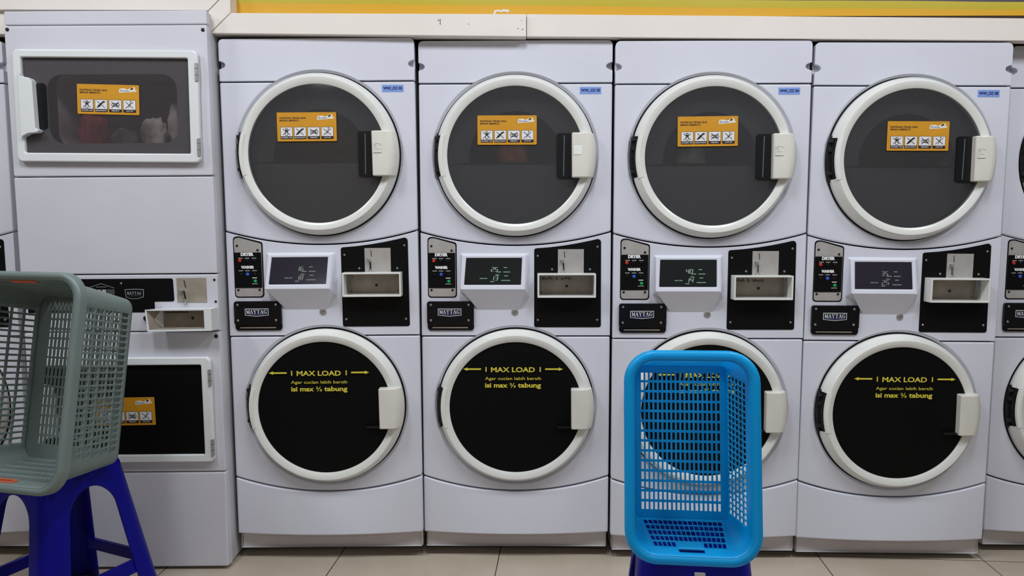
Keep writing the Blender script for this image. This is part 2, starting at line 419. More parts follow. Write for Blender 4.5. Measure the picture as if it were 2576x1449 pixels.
def make_round_machine():
    r = root('stacked_washer_dryer', (0, 0, 0), '', 'washing machine')
    bm = bmesh.new(); open_box(bm, HW-.007, .012, .66, .036, ZT-.004); obj('cabinet', bm, 'enamel_side', r)
    # top panel above the dryer door
    t = math.asin((ZS+G-DZ)/RD)
    bm = bmesh.new(); pts = [(-HW, ZS+G)]+arc(0, DZ, RD, pi-t, t, 24)+[(HW, ZS+G)]+rpoly([(HW, ZT-.05), (HW, ZT), (-HW, ZT), (-HW, ZT-.05)], [0, .017, .017, 0])
    prism(bm, pts, 0, .028)
    tp = obj('top_panel', bm, 'enamel', r, bevel=.009, seg=4)
    ks = []
    for s in (-1, 1):
        k = bmesh.new(); c = disc(s*(HW+.004), 1.778, 1, 24); c = [(s*(HW+.004)+(x-s*(HW+.004))*.026, 1.778+(z-1.778)*.0135) for x, z in c]
        prism(k, c, -.02, .022); ks.append(k)
    cut(tp, ks)
    # dryer front
    t = math.asin((ZS-G-DZ)/RD)
    bm = bmesh.new()
    sm = smile(ZC+G, 1.1535+G, HW, -HW)
    pts = [(-HW, ZS-G)]+sm[::-1]+[(HW, ZS-G)]+arc(0, DZ, RD, t, t-(pi+2*t), 72)
    prism(bm, pts, 0, .028)
    fp = obj('front_panel', bm, 'enamel', r, bevel=.005, seg=2)
    bm = bmesh.new(); lathe(bm, [(RD+.0012, .003), (RD-.0022, .0085), (RD-.0062, .0115), (RD-.0066, .020)], 0, DZ, 96)
    obj('door_recess', bm, 'enamel', fp, smooth=True)
    bm = bmesh.new(); lathe(bm, [(.2868, .0185), (.243, .0185)], 0, DZ, 96); obj('gap_shade_ring', bm, 'foot', fp, smooth=True)  # black ring added so the gap round the dryer door reads as shaded
    # console
    t = math.asin((ZW+G-WZ)/.2945)
    bm = bmesh.new(); sm = smile(ZC-G, 1.1535-G, HW, -HW)
    pts = [(-HW, ZW+G)]+arc(0, WZ, .2945, pi-t, t, 24)+[(HW, ZW+G)]+sm
    prism(bm, pts, 0, .026)
    co = obj('console_panel', bm, 'enamel', r, bevel=.0045, seg=3)
    k = bmesh.new(); box(k, .0835, .2775, -.03, .2, .9755, 1.0490); cut(co, [k])
    # key lock
    bm = bmesh.new(); lathe(bm, [(.0125, .001), (.0120, -.0025), (.0092, -.0035), (.0086, -.001), (.0078, -.001), (.0074, -.003), (.0010, -.0032)], -.0035, .914, 24)
    bar(bm, -.0075, .911, .0005, .917, .0022, -.0036, 1)
    obj('key_lock', bm, ['steel', 'darkscrew'], co, smooth=True)
    # washer front
    t = math.asin((ZW-G-WZ)/RD)
    bm = bmesh.new(); sm = smile(ZB+G, .2515+G, HW, -HW)
    pts = [(-HW, ZW-G)]+sm[::-1]+[(HW, ZW-G)]+arc(0, WZ, RD, t, t-(pi+2*t), 72)
    prism(bm, pts, 0, .028)
    wf = obj('washer_front_panel', bm, 'enamel', r, bevel=.005, seg=2)
    bm = bmesh.new(); lathe(bm, [(RD+.0012, .003), (RD-.0022, .0085), (RD-.0062, .0115), (RD-.0066, .020)], 0, WZ, 96)
    obj('door_recess', bm, 'enamel', wf, smooth=True)
    bm = bmesh.new(); lathe(bm, [(.2868, .0185), (.20, .0185)], 0, WZ, 96); obj('gap_shade_ring', bm, 'foot', wf, smooth=True)  # black ring darkens the washer door gap by colour too
    # bowed access panel at the bottom
    bm = bmesh.new(); n, rows = 28, 10; xs = [-HW+2*HW*i/n for i in range(n+1)]
    top = smile(ZB-G, .2515-G, -HW, HW, n); zb = .0955
    def yb(x, v): return -(.003+.024*v)*(1-(x/HW)**2)
    grid = []
    for j in range(rows+1):
        v = j/rows; grid.append([bm.verts.new((x, yb(x, v), top[i][1]+(zb-top[i][1])*v)) for i, x in enumerate(xs)])
    back = [[bm.verts.new((x, .03, top[i][1])) for i, x in enumerate(xs)], [bm.verts.new((x, .03, zb)) for x in xs]]
    for j in range(rows):
        for i in range(n): face(bm, [grid[j][i], grid[j+1][i], grid[j+1][i+1], grid[j][i+1]])
    for i in range(n):
        face(bm, [grid[0][i], grid[0][i+1], back[0][i+1], back[0][i]]); face(bm, [grid[-1][i+1], grid[-1][i], back[1][i], back[1][i+1]])
    for i in (0, n):
        col = [g[i] for g in grid]; face(bm, col+[back[1][i], back[0][i]])
    obj('access_panel', bm, 'enamel', r, bevel=.005, seg=3, smooth=True, angle=40)
    bm = bmesh.new(); box(bm, -HW+.008, HW-.004, .022, .05, .033, .0960)
    box(bm, -HW+.012, -HW+.022, .0205, .024, .036, .0925)
    obj('toe_kick', bm, 'toe', r, bevel=.002)
    # doors
    prof = [(.2795, .013), (.2812, .004), (.2808, -.006), (.2792, -.0105), (.2700, -.0275), (.2645, -.0375), (.2628, -.0390), (.2605, -.0392), (.2500, -.0362), (.2412, -.0335), (.2388, -.0318), (.2376, -.020)]
    def skip(a, k): return abs(a-pi) < .285 and 0 < k < 4
    def door(cz, name):
        bm = bmesh.new(); lathe(bm, prof, 0, cz, 120, skip=skip)
        d = obj(name, bm, 'door', r, smooth=True, angle=22)
        # hinge plate behind and cover over the cut at the left of the ring
        bm = bmesh.new()
        a = .285
        for r0, r1, y0, y1 in ((.262, .287, -.004, .004), (.2665, .2745, -.020, -.004)):
            P = arc(0, cz, r1, pi-a, pi+a, 16)+arc(0, cz, r0, pi+a, pi-a, 16); prism(bm, P, y0, y1)
        for q in (-.05, .03, .062):
            box(bm, -.283, -.27, -.016, -.004, cz+q-.006, cz+q+.006)
        obj('hinge', bm, 'hingedark', d)
        bm = bmesh.new(); a = .278
        L = []
        for i in range(19):
            an = pi-a+2*a*i/18
            L.append([bm.verts.new((rr*cos(an), y, cz+rr*sin(an))) for rr, y in ((.2685, -.0245), (.2710, -.030), (.2690, -.037), (.2610, -.0405), (.2550, -.0402), (.2550, -.0245))])
        for A, B in zip(L, L[1:]):
            for q in range(6): face(bm, [A[q], A[(q+1) % 6], B[(q+1) % 6], B[q]])
        face(bm, L[0]); face(bm, L[-1][::-1])
        obj('hinge_cover', bm, 'door', d, smooth=True)
        return d
    def handle(d, cz, x0, z0, z1, front, m):
        # block that follows the ring on its right side
        bm = bmesh.new(); n = 14
        L = []
        for i in range(n+1):
            z = z0+(z1-z0)*i/n
            xr = sqrt(.2818**2-(z-cz)**2)
            xl = x0+.0015*(1-i/n)
            xm = x0+(xr-x0)*.62
            L.append([bm.verts.new(p) for p in ((xl, -.016, z), (xl, front+.004, z), (xl+.003, front+.0008, z), (xm, front, z), (xr-.016, front+.005, z), (xr-.006, front+.015, z), (xr, front+.032, z), (xr, .004, z), (xr-.02, .004, z))])
        for A, B in zip(L, L[1:]):
            for q in range(9): face(bm, [A[q], A[(q+1) % 9], B[(q+1) % 9], B[q]])
        face(bm, L[0]); face(bm, L[-1][::-1])
        return obj('door_handle', bm, m, d, bevel=.004, seg=3, smooth=True, angle=30)
    dd = door(DZ, 'dryer_door')
    handle(dd, DZ, .195, 1.3895, 1.5435, -.0605, 'handle')
    bm = bmesh.new(); lathe(bm, [(.2378, -.0300), (.20, -.0305), (.15, -.0309), (.08, -.0311), (.0004, -.0312)], 0, DZ, 96)
    obj('door_glass', bm, 'glass', dd, smooth=True)
    bm = bmesh.new(); prism(bm, rrect(.1445, .215, 1.3895, 1.5435, .008), -.036, -.024); 
    bar(bm, .168, 1.397, .170, 1.536, .0035, -.0364, 1)
    obj('handle_pocket', bm, ['pocket', 'dimprint'], dd)
    dw = door(WZ, 'washer_door')
    handle(dw, WZ, .1975, .4975, .6440, -.0590, 'handle')
    bm = bmesh.new(); lathe(bm, [(.2378, -.0285), (.20, -.0315), (.12, -.0345), (.0004, -.036)], 0, WZ, 96)
    obj('door_disc', bm, 'black', dw, smooth=True)
    bm = bmesh.new(); prism(bm, rrect(.150, .200, .4990, .5045, .002), -.046, -.030); obj('handle_catch', bm, 'pocket', dw)
    # yellow loading text on the washer door
    bm = bmesh.new(); y = -.0372
    for s in (-1, 1):
        cx = -.0093
        a0, a1 = cx+s*.1145, cx+s*.163
        bar(bm, a0, .7128, a1, .7128, .0058, y); P = [(a1, .7065), (a1+s*.0155, .7128), (a1, .7191)]
        flat(bm, P if s > 0 else P[::-1], y)
        bar(bm, cx+s*.0968, .7030, cx+s*.0968, .7205, .0042, y)
    text(bm, 'MAX LOAD', -.0885, .0685, .7015, .7200, y, 0, .025)
    text(bm, 'Agar cucian lebih bersih', -.1098, .0905, .6700, .6845, y, 0, .006)
    text(bm, 'isi max', -.1098, -.0290, .6455, .6620, y, 0, .03)
    text(bm, 'tabung', .0075, .0905, .6405, .6632, y, 0, .03)
    text(bm, '2', -.0215, -.0135, .6535, .6625, y, 0, .03); text(bm, '3', -.0085, -.0005, .6455, .6540, y, 0, .03)
    bar(bm, -.0170, .6450, -.0055, .6630, .0020, y)
    obj('lettering', bm, 'yellow', dw, recalc=False)
    # control plate
    bm = bmesh.new()
    o = [(-.3150, .9660), (-.2108, .9660), (-.2108, 1.1580), (-.2150, 1.1640), (-.2920, 1.1845), (-.3150, 1.1830)]
    rad = [.012, .012, .012, .004, .01, .014]
    prism(bm, rpoly(o, rad), -.0012, .004)
    cp = obj('control_plate', bm, 'blackpanel', r)
    i = [(-.3115, .9700), (-.2150, .9700), (-.2150, 1.1545), (-.2185, 1.1590), (-.2920, 1.1795), (-.3115, 1.1780)]
    bm = bmesh.new(); prism(bm, rpoly(i, [.010, .010, .011, .003, .008, .012]), -.0022, .002); obj('backing_plate', bm, 'plate', cp)
    bm = bmesh.new(); y = -.0042; prism(bm, rrect(-.3115, -.2165, 1.0010, 1.1270, .002, 2), -.0038, -.002, 0)
    text(bm, 'DRYER', -.2885, -.2425, 1.1145, 1.1265, y, 1, .075); text(bm, 'WASHER', -.2890, -.2425, 1.0695, 1.0800, y, 1, .07)
    for z in (1.1070, 1.0623):
        for x in (-.2898, -.2665, -.2415): bar(bm, x-.008, z, x+.008, z, .0026, y, 2)
    bar(bm, -.250, 1.0366, -.2335, 1.0366, .0028, y, 1); bar(bm, -.252, 1.0155, -.2315, 1.0155, .0026, y, 2)
    obj('control_face', bm, ['blackpanel', 'white', 'greyprint'], cp, recalc=False)
    for x, z, m in ((-.2925, 1.0985, 'red'), (-.2665, 1.0497, 'blue'), (-.2395, 1.0247, 'green'), (-.2665, 1.0985, 'blackgloss'), (-.2415, 1.0985, 'blackgloss'), (-.2905, 1.0497, 'blackgloss'), (-.2415, 1.0497, 'blackgloss')):
        bm = bmesh.new(); lathe(bm, [(.0062, -.002), (.0060, -.0062), (.0040, -.0085), (.0005, -.0092)], x, z, 18); obj('push_button', bm, m, cp, smooth=True)
    for x, z in ((-.3010, 1.1510), (-.2285, 1.1350), (-.3020, .9935), (-.2265, .9935)): screw(cp, x, z, -.0024, .0042, 'darkscrew')
    # maker's badge over a small tray
    bm = bmesh.new(); prism(bm, rrect(-.3185, -.1500, .8680, .9535, .009), -.011, .003)
    bd = obj('badge_plate', bm, 'blackgloss', r, bevel=.0015)
    bm = bmesh.new(); P = [(-.3105, .8480), (-.1560, .8480), (-.1500, .8560), (-.1500, .8760), (-.3170, .8760), (-.3170, .8560)]
    prism(bm, rpoly(P, .008), -.0045, .003); bar(bm, -.300, .8580, -.172, .8580, .004, -.0048, 1)
    obj('tray_lip', bm, ['blackgloss', 'tan'], bd)
    bm = bmesh.new(); y = -.0116
    a, b2, c, d = -.2790, -.1950, .8990, .9275
    sh = [(a, d), (a, c+.004), ((a+b2)/2, c), (b2, c+.004), (b2, d)]
    si = [(a+.0018, d-.0018), (a+.0018, c+.0055), ((a+b2)/2, c+.0020), (b2-.0018, c+.0055), (b2-.0018, d-.0018)]
    flat(bm, sh, y, 0); flat(bm, si, y-.0004, 1); serif_word(bm, a+.005, b2-.005, c+.0100, d-.0045, y-.0008, 0); bar(bm, a+.015, c+.0060, b2-.015, c+.0060, .0014, y-.0008, 2)
    obj('maker_badge', bm, ['white', 'navy', 'logo_blue'], bd, recalc=False)
    for x, z in ((-.3045, .9410), (-.1690, .9410), (-.3050, .8850), (-.1695, .8850)): screw(bd, x, z, -.0112, .0040)
    # hooded display
    A = [(-.1985, .001, 1.1255), (.0490, .001, 1.1255), (.0500, .001, .9680), (.0120, .001, .9200), (-.1360, .001, .9200), (-.1450, .001, .9590), (-.1990, .001, .9830)]
    F = [(-.1880, -.0130, 1.1190), (.0360, -.0130, 1.1190), (.0330, -.0430, 1.0000), (-.1960, -.0430, 1.0000)]
    S = [(-.1755, -.0146, 1.1085), (.0228, -.0146, 1.1085), (.0185, -.0384, 1.0150), (-.1820, -.0384, 1.0150)]
    bm = bmesh.new(); va, vf, vs = [[bm.verts.new(p) for p in q] for q in (A, F, S)]
    nv = Vector((0, -.0240, 0))
    vi = [bm.verts.new((p[0], p[1]+.004, p[2])) for p in S]
    for q in range(4):
        face(bm, [vf[q], vf[(q+1) % 4], vs[(q+1) % 4], vs[q]]); face(bm, [vs[q], vs[(q+1) % 4], vi[(q+1) % 4], vi[q]])
    face(bm, [va[0], va[1], vf[1], vf[0]]); face(bm, [va[1], va[2], vf[2], vf[1]]); face(bm, [va[6], va[0], vf[0], vf[3]])
    face(bm, [vf[3], vf[2], va[3], va[4]]); face(bm, [vf[2], va[2], va[3]]); face(bm, [vf[3], va[4], va[5]]); face(bm, [vf[3], va[5], va[6]])
    ho = obj('display_hood', bm, 'enamel', r, bevel=.0085, seg=5)
    bm = bmesh.new(); v = [bm.verts.new((p[0], p[1]+.0025, p[2])) for p in S]; face(bm, v)
    i = [Vector(p) for p in S]
    obj('display_screen', bm, 'screen', ho)
    # coin panel
    bm = bmesh.new()
    def zt(x): s = ZC-1.1535; R = (HW*HW+s*s)/(2*s); return 1.1535+R-sqrt(R*R-x*x)-.0130
    P = [(.0665, .8590), (.3065, .8590), (.3045, zt(.3045)), (.27, zt(.27)), (.22, zt(.22)), (.17, zt(.17)), (.12, zt(.12)), (.0665, zt(.0665))]
    prism(bm, rpoly(P, [.008, .008, .012, 0, 0, 0, 0, .008]), -.0022, .004)
    cn = obj('coin_panel', bm, 'blackpanel', r, bevel=.001)
    k = bmesh.new(); box(k, .0835, .2775, -.03, .2, .9755, 1.0490); cut(cn, [k])
    for x, z in ((.0790, 1.1160), (.2920, 1.1480), (.1305, 1.0680), (.2655, 1.0675), (.0795, .8855), (.2930, .8855)): screw(cn, x, z, -.0026, .0038)
    bm = bmesh.new(); prism(bm, rrect(.1510, .2432, 1.0550, 1.1395, .001, 2), -.0050, -.001, 0)
    bar(bm, .1732, 1.1325, .1758, 1.1090, .0024, -.0054, 1); bar(bm, .1702, 1.0900, .1716, 1.0640, .0058, -.0054, 1)
    pl = obj('coin_plate', bm, ['plate', 'ink'], cn, recalc=False)
    bm = bmesh.new(); lathe(bm, [(.0062, -.004), (.0066, -.013), (.0045, -.0175), (.0005, -.0185)], .1650, 1.0998, 18); lathe(bm, [(.0068, -.004), (.0060, -.010), (.0005, -.0115)], .1700, 1.0588, 18)
    bar(bm, .1655, 1.0960, .1700, 1.0600, .0018, -.012, 0)
    obj('coin_lever', bm, 'screw', cn, smooth=True)
    # return cup
    bm = bmesh.new(); e = .006
    out = rrect(.0775, .2835, .9695, 1.0550, .002, 2); inn = rrect(.0775+e, .2835-e, .9695+e, 1.0550-e, .002, 2)
    ringprism(bm, out, inn, -.046, .030)
    cu = obj('coin_cup', bm, 'door', r, bevel=.0015)
    bm = bmesh.new(); box(bm, .0825, .2785, .029, .032, .974, 1.0505); lathe(bm, [(.0055, .0287), (.0002, .0287)], .1850, 1.0050, 16, 1)
    for x, z, q in ((.094, .984, .0022), (.262, .985, .0018), (.155, .992, .0012), (.10, 1.035, .002)): lathe(bm, [(q, .0288), (.0001, .0288)], x, z, 10, 2)
    obj('cup_back', bm, ['tan', 'ink', 'darkscrew'], cu, recalc=False)
    # what shows through the dryer glass
    bm = bmesh.new(); y = .0200
    h = arc(0, 1.462, .166, 0, pi, 28); h = [(.166, 1.4485)]+h+[(-.166, 1.4485)]
    o2 = []
    for x, z in h:
        a = math.atan2(z-DZ, x); 
        o2.append((.246*cos(a), DZ+.246*sin(a)))
    ringprism(bm, o2, h, y, y+.03)
    low = [h[-1], h[0]]
    a0 = math.atan2(h[-1][1]-DZ, h[-1][0]); a1 = math.atan2(h[0][1]-DZ, h[0][0])
    prism(bm, [h[-1]]+arc(0, DZ, .246, a0 if a0 < 0 else a0-2*pi, a1, 40)+[h[0]], y, y+.03)
    dr = obj('drum_opening', bm, 'inner', r)
    bm = bmesh.new(); lathe(bm, [(.20, .048), (.225, .07), (.225, .46), (.0005, .47)], 0, 1.50, 64); obj('drum', bm, 'drum', r, smooth=True)
    return r

proto = make_round_machine()
GRP = 'round door stacked washer dryers in a row'
# x, y, yaw, roll, dz, label
SPOT = [(-.6838, -.0055, .0090, -.0067, .0085, 'white stacked washer and dryer with blue tag numbered 02 on its upper right'),
        (-.0031, .0140, -.0057, -.0011, .0042, 'white stacked washer and dryer with blue tag numbered 03 on its upper right'),
        (.6832, -.0039, -.0076, -.0004, -.0021, 'white stacked washer and dryer with tag numbered 04, behind the sky blue basket'),
        (1.3622, -.0046, -.0068, .0056, -.0106, 'white stacked washer and dryer with blue tag numbered 05 on its upper right'),
        (2.0880, .0600, -.0040, .0030, -.0080, 'white stacked washer and dryer set back and cut off at the right edge'),
        (-2.1350, .0020, .0, .0, .0060, 'white stacked washer and dryer mostly hidden at the far left edge, beyond the rectangular doors')]
MACH = []
for k, (x, y, a, ro, dz, lab) in enumerate(SPOT):
    o = proto if k == 0 else copy_tree(proto)
    o.location = (x, y, dz); o.rotation_euler = (0, ro, a); o['label'] = lab; o['group'] = GRP
    MACH.append(o)
    bm = bmesh.new()
    # levelling feet reach down to the floor under each corner
    for fx, fy in ((-.29, .14), (.29, .14), (-.29, .60), (.29, .60)):
        bm = bmesh.new()
        zf = -(dz-fx*sin(ro))/cos(ro)
        for p0, p1 in ((.024, .030),):
            V = []
            for z in (zf, zf+.010, .037):
                V.append([bm.verts.new((fx+(p0 if z < .03 else .012)*cos(2*pi*i/14), fy+(p0 if z < .03 else .012)*sin(2*pi*i/14), z)) for i in range(14)])
            for A, B in zip(V, V[1:]):
                for i in range(14): face(bm, [A[i], A[(i+1) % 14], B[(i+1) % 14], B[i]])
            face(bm, V[0][::-1]); face(bm, V[-1])
        obj('levelling_foot', bm, 'foot', o)
def part(m, name): return [c for c in children(m) if c.name.split('.')[0] == name][0]

for k, (dx, dz) in enumerate(((-.006, -.0135), (0, 0), (.004, -.010), (.017, -.0165))):
    part(part(MACH[k], 'washer_door'), 'lettering').location = (dx, 0, dz)
STPOS = [(-.0313, 1.5605, .2050, .0985, 0.0), (-.0287, 1.5548, .2060, .1005, 0.0), (-.0240, 1.5535, .2070, .1020, radians(.6)), (.0100, 1.5448, .2110, .1000, 0.0)]
TAGS = ['WW_CC 02', 'WW_CC 03', 'WW_CC 04', 'WW_CC 05']
NUMS = [('16', '18'), ('25', '13'), ('40', '14'), ('35', '25')]
for k in range(4):
    m = MACH[k]; dd = part(m, 'dryer_door'); fp = part(m, 'front_panel'); ho = part(m, 'display_hood'); cu = part(m, 'coin_cup')
    X, Z, w, h, rt = STPOS[k]
    s = obj('warning_sticker', sticker_bm(w, h, 0, 0, 0), STK, dd, recalc=False)
    s.location = (X, -.0348, Z); s.rotation_euler = (0, -rt, 0)
    bm = bmesh.new(); x0, x1, z0, z1 = .2255, .3005, 1.6825, 1.7065
    prism(bm, rrect(x0, x1, z0, z1, .001, 2), -.0009, .001, 0); text(bm, TAGS[k], x0+.004, x1-.004, z0+.006, z1-.006, -.0012, 1, .055)
    obj('number_tag', bm, ['bluetag', 'tagink'], fp, recalc=False)
    # display read-out on the tilted screen
    bm = bmesh.new()
    def on(u, v):   # screen plane: u 0..1 right, v 0..1 down
        xl = -.1755+(-.1820+.1755)*v; xr = .0228+(.0185-.0228)*v
        return (xl+(xr-xl)*u, -.0146+(-.0384+.0146)*v+.0018, 1.1085+(1.0150-1.1085)*v)
    def P(pts, mat):
        vs = [bm.verts.new(on(p[0], -p[1])) for p in pts]; face(bm, vs, mat)
    for (num, u, v) in ((NUMS[k][0], .46, .50), (NUMS[k][1], .47, .83)):
        for j, ch in enumerate(num): digit(bm, ch, u+j*.068, -v, .042, .155, .013, P, 0)
    for u0, u1, v in ((.265, .335, .76), (.345, .40, .76), (.56, .64, .52), (.54, .61, .63), (.68, .745, .355), (.68, .80, .52), (.70, .765, .665), (.65, .81, .835), (.455, .525, .88)):
        P([(u0, -v-.016), (u1, -v-.016), (u1, -v+.016), (u0, -v+.016)], 1)
    obj('display_digits', bm, ['digit', 'digit2'] if k in (1, 2) else ['digit_dim', 'digit2_dim'], ho, recalc=False)
    if k in (0, 3):
        sl = part(ho, 'display_screen').material_slots[0]; sl.link = 'OBJECT'; sl.material = M['screen_violet']
    # small paper sign stuck on the handle
    bm = bmesh.new(); y = -.0614
    prism(bm, rrect(.2010, .2300, 1.4680, 1.5030, .001, 2), y, y+.001, 0)
    if k != 1:
        polyline(bm, [(.202, 1.492), (.206, 1.497), (.212, 1.499), (.220, 1.4985), (.228, 1.494)], .0016, y-.0004, 1)
        polyline(bm, [(.204, 1.492), (.210, 1.494), (.211, 1.489), (.206, 1.486)], .0014, y-.0004, 1); bar(bm, .205, 1.481, .224, 1.481, .0014, y-.0004, 1); bar(bm, .201, 1.4685, .229, 1.4685, .0010, y-.0004, 1)
    else:
        bar(bm, .202, 1.5025, .229, 1.5025, .0008, y-.0004, 1)
    obj('hand_sign', bm, ['handle' if k != 1 else 'white', 'greyprint'], dd, recalc=False)
    if k in (1, 2):   # felt-pen scrawl inside the return cup
        bm = bmesh.new(); random.seed(k+3); x = .094
        for wd in ((5, .0), (1, .01), (5, .004)):
            for q in range(wd[0]):
                polyline(bm, [(x, 1.0290), (x+.0025, 1.0385+random.uniform(-.004, .003)), (x+.0045, 1.0290+random.uniform(-.003, .003)), (x+.0075, 1.0335)], .0016, .0284, 0); x += .0082
            x += .010
        obj('pen_scrawl', bm, 'ink', cu, recalc=False)

# ------------------------------------------------------------------ the older machine with rectangular doors
def make_square_machine():
    r = root('stacked_washer_dryer', (-1.3705, -.0850, 0), 'white stacked washer and dryer with rectangular doors, behind the grey-green basket', 'washing machine', None, (0, -.0064, radians(.7)))
    E = 'enamel_old'; hw = .3400
    bm = bmesh.new(); open_box(bm, hw-.005, .012, .70, .012, 1.947); obj('cabinet', bm, 'enamel_side', r)
    bm = bmesh.new(); box(bm, -hw, hw, .004, .03, 1.9035, 1.949); obj('top_cap', bm, E, r, bevel=.004, seg=2)
    def framed(z0, z1, hx0, hx1, hz0, hz1, name):
        bm = bmesh.new(); ringprism(bm, rrect(-hw, hw, z0, z1, .006, 6), rrect(hx0, hx1, hz0, hz1, .01, 6), 0, .03)
        return obj(name, bm, E, r, bevel=.005, seg=3)
    up = framed(1.3985, 1.9005, -.262, .268, 1.488, 1.776, 'dryer_front_panel')
    for x, z in ((-.328, 1.8880), (.327, 1.8830)): screw(up, x, z, -.001, .006, 'darkscrew')
    bm = bmesh.new(); prism(bm, rrect(-hw, hw, 1.0630, 1.3950, .004, 3), 0, .03); obj('middle_panel', bm, E, r, bevel=.005, seg=3)
    lo = framed(.3590, .8585, -.262, .268, .436, .736, 'washer_front_panel')
    screw(lo, .3270, .8430, -.001, .0065, 'darkscrew')
    bm = bmesh.new(); P = [(-hw, 0), (hw, 0), (hw, 1), (-hw, 1)]
    z0, z1 = .010, .3560
    v = [bm.verts.new(p) for p in ((-hw+.006, -.004, z0), (hw-.004, -.004, z0), (hw+.001, 0, z1), (-hw, 0, z1), (-hw+.006, .03, z0), (hw+.002, .03, z0), (hw+.001, .03, z1), (-hw, .03, z1))]
    for f in ((0, 1, 2, 3), (5, 4, 7, 6), (1, 5, 6, 2), (4, 0, 3, 7), (3, 2, 6, 7), (4, 5, 1, 0)): face(bm, [v[i] for i in f])
    obj('base_panel', bm, E, r, bevel=.006, seg=3)
    for name, z0, z1, gz0, gz1, up_ in (('dryer_door', 1.4440, 1.8160, 1.4740, 1.7900, True), ('washer_door', .3990, .7720, .4260, .7450, False)):
        bm = bmesh.new(); ringprism(bm, rrect(-.3080, .3100, z0, z1, .018, 6), rrect(-.2820, .2765, gz0, gz1, .006, 6), -.020, -.001)
        d = obj(name, bm, 'enamel_door', r, bevel=.005, seg=3)
        if up_:
            th = radians(.75); d.rotation_euler = (0, th, 0); d.location = (-1.63*sin(th), 0, 1.63*(1-cos(th)))
        bm = bmesh.new(); box(bm, -.2870, .2815, -.0095, -.006, gz0-.005, gz1+.005)
        obj('door_glass', bm, 'glassold' if up_ else 'black', d)
        c = (z0+z1)/2
        H = [(-.2835, c+.107), (-.2750, c+.094), (-.2480, c+.090), (-.2380, c+.080), (-.2340, c-.076), (-.2220, c-.083), (-.2300, c-.090), (-.2600, c-.093), (-.2790, c-.103), (-.2835, c-.115)]
        bm = bmesh.new(); prism(bm, H[::-1], -.034, -.006); obj('door_handle', bm, 'enamel_door', d, bevel=.004, seg=3)
        bm = bmesh.new(); prism(bm, rrect(-.2400, -.2060, c-.076, c+.076, .012, 4), -.0115, -.008); obj('handle_pocket', bm, 'pocket', d)
        for hz in (z1-.072, z0+.052):
            bm = bmesh.new(); box(bm, .3015, .3105, -.024, -.012, hz-.030, hz+.030)
            for q in (-.01, .012): box(bm, .3010, .3110, -.0245, -.0125, hz+q-.0008, hz+q+.0008, 1)
            obj('hinge', bm, ['steel', 'darkscrew'], d, bevel=.001)
        s = obj('warning_sticker', sticker_bm(.2080, .0990), STK, d, recalc=False)
        s.location = (.0020, -.0110, 1.6535 if up_ else .5805); s.rotation_euler = (0, radians(1.0 if up_ else -.6), 0)
    # what shows through the upper glass
    bm = bmesh.new(); ringprism(bm, rrect(-.286, .285, 1.465, 1.800, .01, 6), rrect(-.205, .232, 1.508, 1.738, .05, 6), -.0048, -.0012); obj('drum_opening', bm, 'inner', r)
    bm = bmesh.new(); V = [[bm.verts.new((p[0], y, p[1])) for p in rrect(-.212, .242, 1.500, 1.760, .05, 6)] for y in (.062, .34)]
    for i in range(len(V[0])): face(bm, [V[0][i], V[1][i], V[1][(i+1) % len(V[0])], V[0][(i+1) % len(V[0])]])
    face(bm, V[1]); obj('drum', bm, 'drum', r)
    # coin console
    bm = bmesh.new(); prism(bm, rrect(-hw, hw, .8620, 1.0590, .004, 3), 0, .03)
    co = obj('console_panel', bm, E, r, bevel=.004, seg=3)
    bm = bmesh.new(); P = [(-.3200, .9290), (.1190, .9290), (.1190, .9660), (.1880, .9660), (.1860, 1.0460), (-.3200, 1.0460)]
    prism(bm, rpoly(P, [.004, .001, .004, .007, .007, .004]), -.0014, .003, 0)
    for A, B in (((-.105, 1.016), (-.062, 1.030)), ((-.062, 1.030), (-.017, 1.014))): bar(bm, A[0], A[1], B[0], B[1], .0012, -.0018, 1)
    bar(bm, -.080, 1.0180, -.043, 1.0180, .0012, -.0018, 1)
    for q, (u0, u1) in enumerate(((-.104, -.094), (-.091, -.078), (-.074, -.064), (-.060, -.046))): flat(bm, [(u0, .9960), (u1, .9960), (u1, 1.0090), (u0, 1.0090)], -.0018, 1)
    flat(bm, [(-.043, .9930), (-.017, .9930), (-.017, 1.0090), (-.043, 1.0090)], -.0018, 2); bar(bm, -.041, .9990, -.019, .9990, .0014, -.0022, 0); bar(bm, -.041, 1.0050, -.019, 1.0050, .0014, -.0022, 0)
    a, b, c, d = .0180, .0840, .9760, 1.0090
    flat(bm, [(a+.004, c+.006), ((a+b)/2-.012, c), ((a+b)/2+.012, c), (b-.001, c+.006), (b, d), ((a+b)/2, d+.0015), (a, d)], -.0018, 1)
    flat(bm, [(a+.0055, c+.0075), ((a+b)/2-.012, c+.0018), ((a+b)/2+.012, c+.0018), (b-.0028, c+.0075), (b-.0020, d-.0018), ((a+b)/2, d-.0004), (a+.0020, d-.0018)], -.0022, 0)
    serif_word(bm, a+.008, b-.008, c+.0150, d-.008, -.0026, 1); bar(bm, a+.014, c+.0105, b-.010, c+.0105, .0012, -.0026, 2)
    bp = obj('black_console_plate', bm, ['blackpanel', 'greyprint', 'dimprint'], co, recalc=False)
    screw(co, .0070, 1.0300, -.0016, .0036); screw(co, .3290, 1.0400, -.0006, .0042, 'darkscrew'); screw(co, .3310, .9640, -.0006, .0042, 'darkscrew')
    bm = bmesh.new(); lathe(bm, [(.0095, .001), (.0095, -.009), (.0060, -.0115), (.0005, -.0120)], .0900, .9080, 12); obj('lock_bolt', bm, 'darkscrew', co)
    bm = bmesh.new(); prism(bm, rrect(.1990, .3010, .9620, 1.0470, .001, 2), -.0016, .003, 0)
